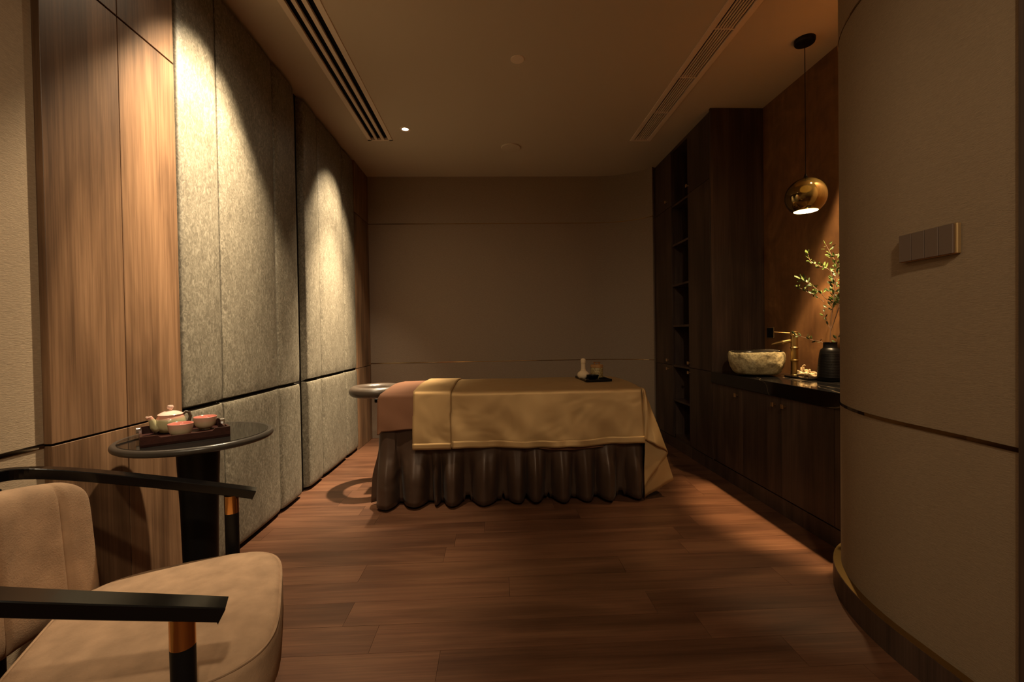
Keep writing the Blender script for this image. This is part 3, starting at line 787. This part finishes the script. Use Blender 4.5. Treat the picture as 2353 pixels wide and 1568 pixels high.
# satin blanket: body plus corner drape at the foot end
def blanket():
    lift = .006; zt = BZ+.004+lift; XE = .965
    hem = lambda x: .386-.012*sm((x+.3)/.6)+.014*sm((x-.55)/.3)
    V, F, ns = draped('b', -.505, XE, .37, lift, None, 110, .0095, .3, 9, hem)
    nx = 110; last = [(nx-1)*ns+j for j in range(ns)]
    # corner quadrant: from the front hang of the last column swept round to the end hang
    Vh = zt-hem(XE); U = .66
    keys = [(0, 0, -.085), (14, .05, -.10), (26, .17, -.13), (38, .315, -.10), (42, .335, -.05), (48, .17, -.06), (58, -.045, -.075), (64, -.02, -.02), (74, .16, .0), (84, .30, .01), (90, .285, .03)]
    def kf(t):
        for a, b in zip(keys, keys[1:]):
            if a[0] <= t <= b[0]:
                f = (t-a[0])/(b[0]-a[0]); f = f*f*(3-2*f)*.5+f*.5
                return a[1]+(b[1]-a[1])*f, a[2]+(b[2]-a[2])*f
        return keys[-1][1:]
    base = len(V); nt, nr = 46, 30
    yf = BY0-.004-lift+.028; cor = Vector((XE, yf, zt))
    for i in range(nt):
        th = 90*i/(nt-1); lx, ly = kf(th); rho = min(Vh/max(math.cos(math.radians(th)), 1e-3), U/max(math.sin(math.radians(th)), 1e-3))
        d = Vector((lx, ly, -math.sqrt(max(0, 1-lx*lx-ly*ly))))
        hd = Vector((math.sin(math.radians(th)), -math.cos(math.radians(th)), 0))
        for j in range(nr):
            s = rho*j/(nr-1)
            # round over the edge: first 4 cm blend from horizontal to hanging
            e = min(1, s/.045); q = cor+hd*.028*math.sin(e*PI/2)+Vector((0, 0, -.028*(1-math.cos(e*PI/2))))
            q = q+d*max(0, s-.045)
            q.y -= .004*math.sin(s*22+th*.2)*e
            V.append(tuple(q))
    for i in range(nt-1):
        for j in range(nr-1): F.append((base+i*nr+j, base+(i+1)*nr+j, base+(i+1)*nr+j+1, base+i*nr+j+1))
    # foot-end hang
    b2 = len(V); ny = 24
    for i in range(ny):
        f = i/(ny-1); y = yf+(BY1-.02-yf)*f
        lx = .285-.16*sm(f*1.6); ly = .03*(1-f)
        for j in range(nr):
            s = U*(1-.1*f)*j/(nr-1); e = min(1, s/.045)
            q = Vector((XE+.028*math.sin(e*PI/2), y, zt-.028*(1-math.cos(e*PI/2))+.012*math.sin(f*PI)*(1-e)))
            q = q+Vector((lx, ly, -math.sqrt(1-lx*lx)))*max(0, s-.045); q.x += .012*math.sin(f*19)*e*(s/U)
            V.append(tuple(q))
    for i in range(ny-1):
        for j in range(nr-1): F.append((b2+i*nr+j, b2+(i+1)*nr+j, b2+(i+1)*nr+j+1, b2+i*nr+j+1))
    bl = thing('satin_blanket', 'golden brown satin blanket draped over the massage table', 'blanket', ((-.5+1)/2, BY0, .4))
    body = obj('cover', (V, F), M['satin'], bl, smooth=True); solidify(body, .004)
    # hem band along the front: a proud second layer
    def hemfn(u, v):
        x = -.275+(XE+.275)*u; z = hem(x)-.001+.046*v
        q = (z-hem(x))/(zt-.028-hem(x)); amp = 1-q
        rr = random.Random(9); ph = [rr.uniform(0, 6.28) for _ in range(8)]
        yy = BY0-.004-lift - .030*amp - .0095*amp*(math.sin(9*x+4*z+ph[0])+.7*math.sin(17*x-9*z+ph[1])+.35*math.sin(41*x+11*z+ph[2])) - .003*math.sin(24*x+30*z+ph[3])*amp
        return (x, yy-.0035-.0012*math.sin(x*37), z+.0015*math.sin(x*29))
    solidify(obj('hem', grid_mesh(hemfn, 110, 5), M['satin'], bl, smooth=True), .003)
    # folded-back cuff at the head end
    V2, F2, n2 = draped('c', -.522, -.279, .383, lift+.011, None, 18, .0045, .2, 9, lambda x: .384+.004*math.sin(x*9))
    V2 = [(x+(-.004 if z < .6 else 0)*1, y, z) for x, y, z in V2]
    solidify(obj('folded_cuff', (V2, F2), M['satin'], bl, smooth=True), .009)
    def cuffhem(u, v):
        x = -.525+.244*u; return (x, BY0-.004-lift-.011-.0395-.0015*math.sin(x*40), .383+.04*v+.0*u)
    solidify(obj('cuff_hem', grid_mesh(cuffhem, 18, 4), M['satin'], bl, smooth=True), .003)
    # inner lining layer peeping out below the hem
    def lining(u, v):
        x = .28+.42*u; return (x, BY0-.028-.006*math.sin(u*6), .372-.022*math.sin(u*PI*.8+.35)*v)
    solidify(obj('lining', grid_mesh(lining, 24, 4), M['sheet'], bl, smooth=True), .002)
blanket()

# tray on the bed
zt = BZ+.0275
TR = thing('stone_tray', 'small black rectangular tray on the satin bed cover', 'tray', (.735, 3.31, zt))
b = box(.645, .835, 3.15, 3.47, zt, zt+.005)
for (x0, x1, y0, y1) in ((.645, .835, 3.15, 3.158), (.645, .835, 3.462, 3.47), (.645, .653, 3.15, 3.47), (.827, .835, 3.15, 3.47)): box(x0, x1, y0, y1, zt, zt+.016, bm=b)
xform(b, Matrix.Translation((.74, 3.31, 0)) @ Matrix.Rotation(.06, 4, 'Z') @ Matrix.Translation((-.74, -3.31, 0)))
obj('dish', b, M['black'], TR)
t = thing('herbal_compress', 'pale linen herbal compress ball with upright wrapped handle', 'compress', (.672, 3.33, zt+.0055))
obj('ball', lathe([(0, 0), (.030, .0), (.043, .014), (.046, .030), (.040, .046), (.026, .056), (.018, .064)], (0, 0), 28), M['linen'], t, smooth=True).location = (0, 0, 0)
obj('handle', lathe([(.019, .060), (.0175, .075), (.0165, .105), (.0165, .118), (.019, .122), (.0175, .126), (.0195, .138), (.017, .148), (.008, .153), (0, .154)], (0, 0), 24), M['linen'], t, smooth=True).location = (0, 0, .060)
obj('tie', lathe([(.0185, .0), (.0205, .003), (.0185, .006)], (0, 0), 20, cap=False), M['towel'], t).location = (0, 0, .062)
jx, jy, jz = .782, 3.36, zt+.0055
t = thing('woven_jar', 'golden woven bamboo jar with caramel rim and bridge handle', 'jar', (jx, jy, jz))
obj('body', lathe([(0, jz), (.045, jz), (.047, jz+.004), (.047, jz+.078), (.045, jz+.08)], (jx, jy), 36), M['weave'], t, smooth=True)
obj('lid', lathe([(.046, jz+.08), (.0475, jz+.082), (.0475, jz+.10), (.044, jz+.103), (0, jz+.103)], (jx, jy), 36), M['caramel'], t)
b = box(jx-.028, jx+.028, jy-.004, jy+.004, jz+.118, jz+.122, .001, 1)
for s in (-.018, .018): box(jx+s-.003, jx+s+.003, jy-.003, jy+.003, jz+.102, jz+.119, bm=b)
obj('handle', b, M['gold'], t)
def bowl(name, x, y, r, h, label):
    z = zt+.0055
    return tag(obj(name, lathe([(0, z), (r*.55, z), (r*.85, z+h*.3), (r, z+h*.85), (r, z+h), (r*.93, z+h), (r*.8, z+h*.5), (0, z+h*.3)], (x, y), 32), M['vase'], None, smooth=True), label, 'bowl')
bowl('black_bowl', .722, 3.235, .045, .036, 'small black bowl in front of the compress and jar')
bowl('black_dish', .795, 3.215, .032, .014, 'low black dish at the right of the bed tray')

# ------------------------------------------------------------------ side table with tea set
tx0, ty0, tz0 = -1.072, 1.64, .76
t = thing('side_table', 'round side table with smoked glass top and black tapered pedestal', 'side table', (tx0, ty0, 0))
prof = [(0, tz0-.024), (.222, tz0-.024)] + [(.229+.012*math.sin(a), tz0-.012-.012*math.cos(a)) for a in np.linspace(.1, PI-.2, 10)] + [(.224, tz0-.0015), (0, tz0-.0015)]
obj('tabletop', lathe(prof, (tx0, ty0), 96), mat('graphite lacquer rim', (.05, .042, .035), .28), t, smooth=True)
obj('glass_top', lathe([(0, tz0-.0015), (.222, tz0-.0015), (.222, tz0), (0, tz0)], (tx0, ty0), 96), M['glass'], t)
obj('pedestal', lathe([(.052, .02), (.053, .25), (.058, .5), (.066, .69), (.072, tz0-.0245)], (tx0, ty0), 48), M['blacksatin'], t, smooth=True)
obj('base', lathe([(0, 0), (.15, 0), (.15, .012), (.06, .022), (0, .022)], (tx0, ty0), 64), M['blacksatin'], t)

# tea tray
ang = math.radians(38.5); tcx, tcy, tz = -1.098, 1.608, tz0
def R2(x, y, z=0): return Matrix.Translation((tcx, tcy, 0)) @ Matrix.Rotation(ang, 4, 'Z')
TM = R2(0, 0)
t = thing('tea_tray', 'dark red wood tea tray with raised corners and silver handles', 'tray', (tcx, tcy, tz))
W2, D2 = .122, .114
obj('bottom', xform(box(-W2, W2, -D2, D2, tz+.0005, tz+.008), TM), M['redwood'], t)
def wall_long(s):
    b = bmesh.new(); y0, y1 = (-D2, -D2+.007) if s < 0 else (D2-.007, D2)
    pr = [(-W2, 0), (W2, 0), (W2, .034), (.078, .034), (.07, .026), (-.07, .026), (-.078, .034), (-W2, .034)]
    A = [b.verts.new((x, y0, tz+.0005+z)) for x, z in pr]; B = [b.verts.new((x, y1, tz+.0005+z)) for x, z in pr]; n = len(pr)
    b.faces.new(A); b.faces.new(B[::-1])
    for i in range(n): b.faces.new((A[i], A[(i+1) % n], B[(i+1) % n], B[i]))
    return xform(b, TM)
def wall_short(s):
    b = bmesh.new(); x0, x1 = (-W2, -W2+.007) if s < 0 else (W2-.007, W2)
    pr = [(-D2+.007, 0), (D2-.007, 0), (D2-.007, .034), (.05, .034), (.04, .024), (-.04, .024), (-.05, .034), (-D2+.007, .034)]
    A = [b.verts.new((x0, y, tz+.0005+z)) for y, z in pr]; B = [b.verts.new((x1, y, tz+.0005+z)) for y, z in pr]; n = len(pr)
    b.faces.new(A); b.faces.new(B[::-1])
    for i in range(n): b.faces.new((A[i], A[(i+1) % n], B[(i+1) % n], B[i]))
    return xform(b, TM)
for s in (-1, 1):
    obj('rim', wall_long(s), M['redwood'], t); obj('rim', wall_short(s), M['redwood'], t)
    obj('handle', xform(box(s*W2-.009, s*W2+.006, .046, .07, tz+.022, tz+.040, .002, 2), TM), M['silver'], t)
# cups
def cup(x, y, label):
    z = tz+.0085; t = thing('tea_cup', label, 'cup', (x, y, z), 'tea cups on the tray')
    r = .037
    obj('bowl', lathe([(0, z), (.018, z), (.019, z+.005), (.027, z+.009), (.033, z+.020), (.0355, z+.034), (r, z+.046)], (x, y), 40, cap=False), M['glazecup'], t, smooth=True)
    obj('inside', lathe([(r, z+.046), (r-.0015, z+.0475), (r-.0035, z+.046), (.031, z+.030), (.024, z+.014), (0, z+.010)], (x, y), 40, cap=False), M['pink'], t, smooth=True)
cup(-1.078, 1.562, 'small pink-lined tea cup in front of the teapot, nearer of the two')
cup(-1.076, 1.688, 'small pink-lined tea cup right of the teapot, farther of the two')
# teapot
qx, qy, qz = -1.17, 1.645, tz+.0085
t = thing('teapot', 'glazed pink and olive teapot with short spout on the tea tray', 'teapot', (qx, qy, qz))
obj('body', lathe([(0, qz), (.030, qz), (.038, qz+.006), (.044, qz+.020), (.0455, qz+.034), (.042, qz+.052), (.035, qz+.062), (.032, qz+.065)], (qx, qy), 44), M['glaze'], t, smooth=True)
obj('lid', lathe([(.036, qz+.063), (.038, qz+.0655), (.034, qz+.069), (.020, qz+.0755), (.008, qz+.078), (0, qz+.078)], (qx, qy), 40), M['cream'], t, smooth=True)
obj('lid_knob', lathe([(.005, qz+.077), (.005, qz+.082), (.0095, qz+.086), (.0105, qz+.092), (.008, qz+.097), (0, qz+.098)], (qx, qy), 24), M['cream'], t, smooth=True)
d = Vector((-.66, -.75, 0))
P0 = Vector((qx, qy, qz+.018))+d*.034
sp_o = obj('spout', tube([P0, P0+d*.012+Vector((0, 0, .012)), P0+d*.019+Vector((0, 0, .030)), P0+d*.028+Vector((0, 0, .045))], [.020, .016, .010, .0085], 16), M['glaze'], t, smooth=True)
obj('spout_lip', lathe([(.0055, 0), (.0085, 0), (.0095, .0015), (.0085, .003), (.0055, .003)], (0, 0), 18, cap=False), M['cream'], t, smooth=True).location = tuple(P0+d*.028+Vector((0, 0, .0445))-Vector((qx, qy, qz)))
e = -d
hp = [Vector((qx, qy, qz))+e*r_+Vector((0, 0, z_)) for r_, z_ in ((.036, .060), (.046, .068), (.056, .064), (.060, .050), (.056, .034), (.044, .024))]
obj('handle', tube(hp, [.005, .0055, .0055, .0055, .0055, .005], 10), M['glazedark'], t, smooth=True)

# ------------------------------------------------------------------ armchair
S = 1.162
ox, oy, phi = -.5418*S, .9746*S, .4128
CM = Matrix.Translation((ox, oy, 0)) @ Matrix.Rotation(phi, 4, 'Z')
ch = thing('armchair', 'camel suede tub chair with black curved arm rail and brass collars', 'armchair', (ox, oy, 0))
cw, cD, cz0, cz1, cp, cq, cm_ = .2901*S, .4793*S, H-(H-.6873)*S, H-(H-.8354)*S, .13, .96, .936
def rail_pt(th):
    return (-cD*math.sin(th)**cq, cw*max(0, math.cos(th))**cp, cz0+(cz1-cz0)*math.sin(th)**cm_)
def rail():
    ths = list(np.linspace(0, PI/2-.012, 46)) 
    pts = [rail_pt(t_) for t_ in ths]
    # smooth the shoulder and close at the back
    Lp = [(x, y, z) for x, y, z in pts] + [(-cD, 0, cz1)]
    full = Lp + [(x, -y, z) for x, y, z in Lp[-2::-1]]
    A = np.array(full); 
    # resample evenly, relax
    d_ = np.r_[0, np.cumsum(np.linalg.norm(np.diff(A, axis=0), axis=1))]; q = np.linspace(0, d_[-1], 120)
    A = np.stack([np.interp(q, d_, A[:, i]) for i in range(3)], 1)
    for _ in range(40):
        B = A.copy(); B[1:-1] = (A[:-2]+A[1:-1]*2+A[2:])/4; 
        B[:18] = A[:18]; B[-18:] = A[-18:]; A = B
    hw, th_ = .0215, .028
    V = []; n = len(A)
    sec = [(-1, 0), (-.93, -.06), (.93, -.06), (1, 0), (1, 0)]
    for i in range(n):
        t_ = A[min(i+1, n-1)]-A[max(i-1, 0)]; t_[2] = 0; t_ /= np.linalg.norm(t_); nr = np.array([-t_[1], t_[0], 0])
        end = .012 if i in (0, n-1) else 0
        tdir = t_*(1 if i == 0 else -1)*end   # undercut end: bottom shorter than top
        for (a, zz, k) in ((-1, -.002, 0), (-.9, 0, 0), (.9, 0, 0), (1, -.002, 0), (.94, -th_+.002, 1), (.84, -th_, 1), (-.84, -th_, 1), (-.94, -th_+.002, 1)):
            V.append(tuple(A[i]+nr*hw*a+np.array([0, 0, zz])+tdir*k))
    F = []
    for i in range(n-1):
        for j in range(8): F.append((i*8+j, i*8+(j+1) % 8, (i+1)*8+(j+1) % 8, (i+1)*8+j))
    F += [tuple(range(8)), tuple((n-1)*8+k for k in range(8))]
    b = bmesh.new(); vs = [b.verts.new(v) for v in V]
    for f in F: b.faces.new([vs[i] for i in f])
    return xform(b, CM), A
rb_, RA = rail()
obj('arm_rail', rb_, M['black'], ch)
# seat cushion
def seat_outline(t_):
    """plan outline of the seat, t in 0..1, superellipse widened at mid-depth"""
    a = 2*PI*t_; ca, sa = math.cos(a), math.sin(a)
    k = 2/4.6
    x = math.copysign(abs(ca)**k, ca); y = math.copysign(abs(sa)**k, sa)
    wd = .292 - .022*max(0, x)**2 - .035*max(0, -x)**2
    return (-.165+.242*x, wd*y)
def cushion(z0, z1, r, dome, name, m, inset=0.0):
    n = 72; V = []; rings = []
    prof = [(.90, 0), (.975, .0), (1.0, .10), (1.0, .45), (1.0, .80), (.992, .92), (.972, .985), (.93, 1.02), (.8, 1.045), (.6, 1.07), (.35, 1.085), (.12, 1.09)]
    for s_, h in prof:
        for i in range(n):
            x, y = seat_outline(i/n); cx = -.165
            V.append((cx+(x-cx)*s_, y*s_, z0+(z1-z0)*min(h, 1)+dome*max(0, h-.985)/.105))
    F = [(j*n+i, j*n+(i+1) % n, (j+1)*n+(i+1) % n, (j+1)*n+i) for j in range(len(prof)-1) for i in range(n)]
    F += [tuple(range(n)), tuple((len(prof)-1)*n+i for i in range(n))]
    b = bmesh.new(); vs = [b.verts.new(v) for v in V]
    for f in F: b.faces.new([vs[i] for i in f])
    return obj(name, xform(b, CM), m, ch, smooth=True)
sc_ = cushion(.335, .452, .03, .016, 'seat', M['chair'])
b = bmesh.new(); pp = [seat_outline(i/96) for i in range(97)]
tube([(-.165+(x+.165)*.985, y*.985, .4475) for x, y in pp], .0032, 6, bm=b)
obj('piping', xform(b, CM), M['chair'], sc_, smooth=True)
obj('seat_frame', xform(box(-.36, .02, -.24, .24, .30, .338, .006, 1), CM), M['black'], ch)
# backrest cushion
def backrest():
    nu, nv = 141, 33; V = []; F = []
    hw2 = .262; zb, ztp = .40, .735
    seams = (-.195, -.065, .065, .195)
    def front(u, v, side):
        a = abs(u)
        lat = u*hw2*(1-.0*v)
        topz = ztp+.036*(1-u*u)
        z = zb+(topz-zb)*v
        cr = .055; dx = (a-(1-cr/hw2))*hw2; 
        if dx > 0:
            drop = cr-math.sqrt(max(0, cr*cr-dx*dx)); z = zb+(topz-drop-zb)*v
        xb = -.375-.125*(1-(lat/hw2)**2)
        th = .034*((1-a**10)*(1-abs(2*v-1)**10))**.5
        g = 0
        for s_ in seams:
            g += .009*math.exp(-abs((lat-s_)/.0045)**1.3)
        lean = -.02*(v-.3)
        return (xb+lean+side*(th-(g if side > 0 else 0)*min(1, th/.03)), lat, z)
    for side in (1, -1):
        for j in range(nv):
            v = .5-.5*math.cos(PI*j/(nv-1))
            for i in range(nu):
                u = -math.cos(PI*i/(nu-1)) if False else -1+2*i/(nu-1)
                u = math.copysign(1-(1-abs(u))**1.25, u)
                V.append(front(u, v, side))
    k = nu*nv
    for s_ in (0, k):
        for j in range(nv-1):
            for i in range(nu-1): F.append((s_+j*nu+i, s_+j*nu+i+1, s_+(j+1)*nu+i+1, s_+(j+1)*nu+i))
    b = bmesh.new(); vs = [b.verts.new(v) for v in V]
    for f in F: b.faces.new([vs[i] for i in f])
    bmesh.ops.remove_doubles(b, verts=b.verts, dist=.0006)
    obj('backrest', xform(b, CM), M['chair'], ch, smooth=True)
backrest()
# legs: front posts carry the arm rail through a brass collar; rear posts carry the back rail
def post(x, y, ztop, collar=True, r=.0195):
    def P(z): return (x, y, z)
    b = lathe([(r*.72, 0), (r*.95, .25), (r, ztop-.055)]+([] if collar else [(r, ztop)]), (x, y), 28)
    o = obj('leg', xform(b, CM), M['blacksatin'], ch, smooth=True)
    if collar: obj('brass_collar', xform(lathe([(r*1.01, ztop-.055), (r*1.01, ztop)], (x, y), 28), CM), M['gold'], o, smooth=True)
def rail_z(x): 
    i = int(np.argmin(np.abs(RA[:60, 0]-x))); return RA[i, 2]
for s_ in (-1, 1):
    post(-.068, s_*.333, rail_z(-.068)-.0275)
    post(-.535, s_*.2, .775-.0275, False, .015)
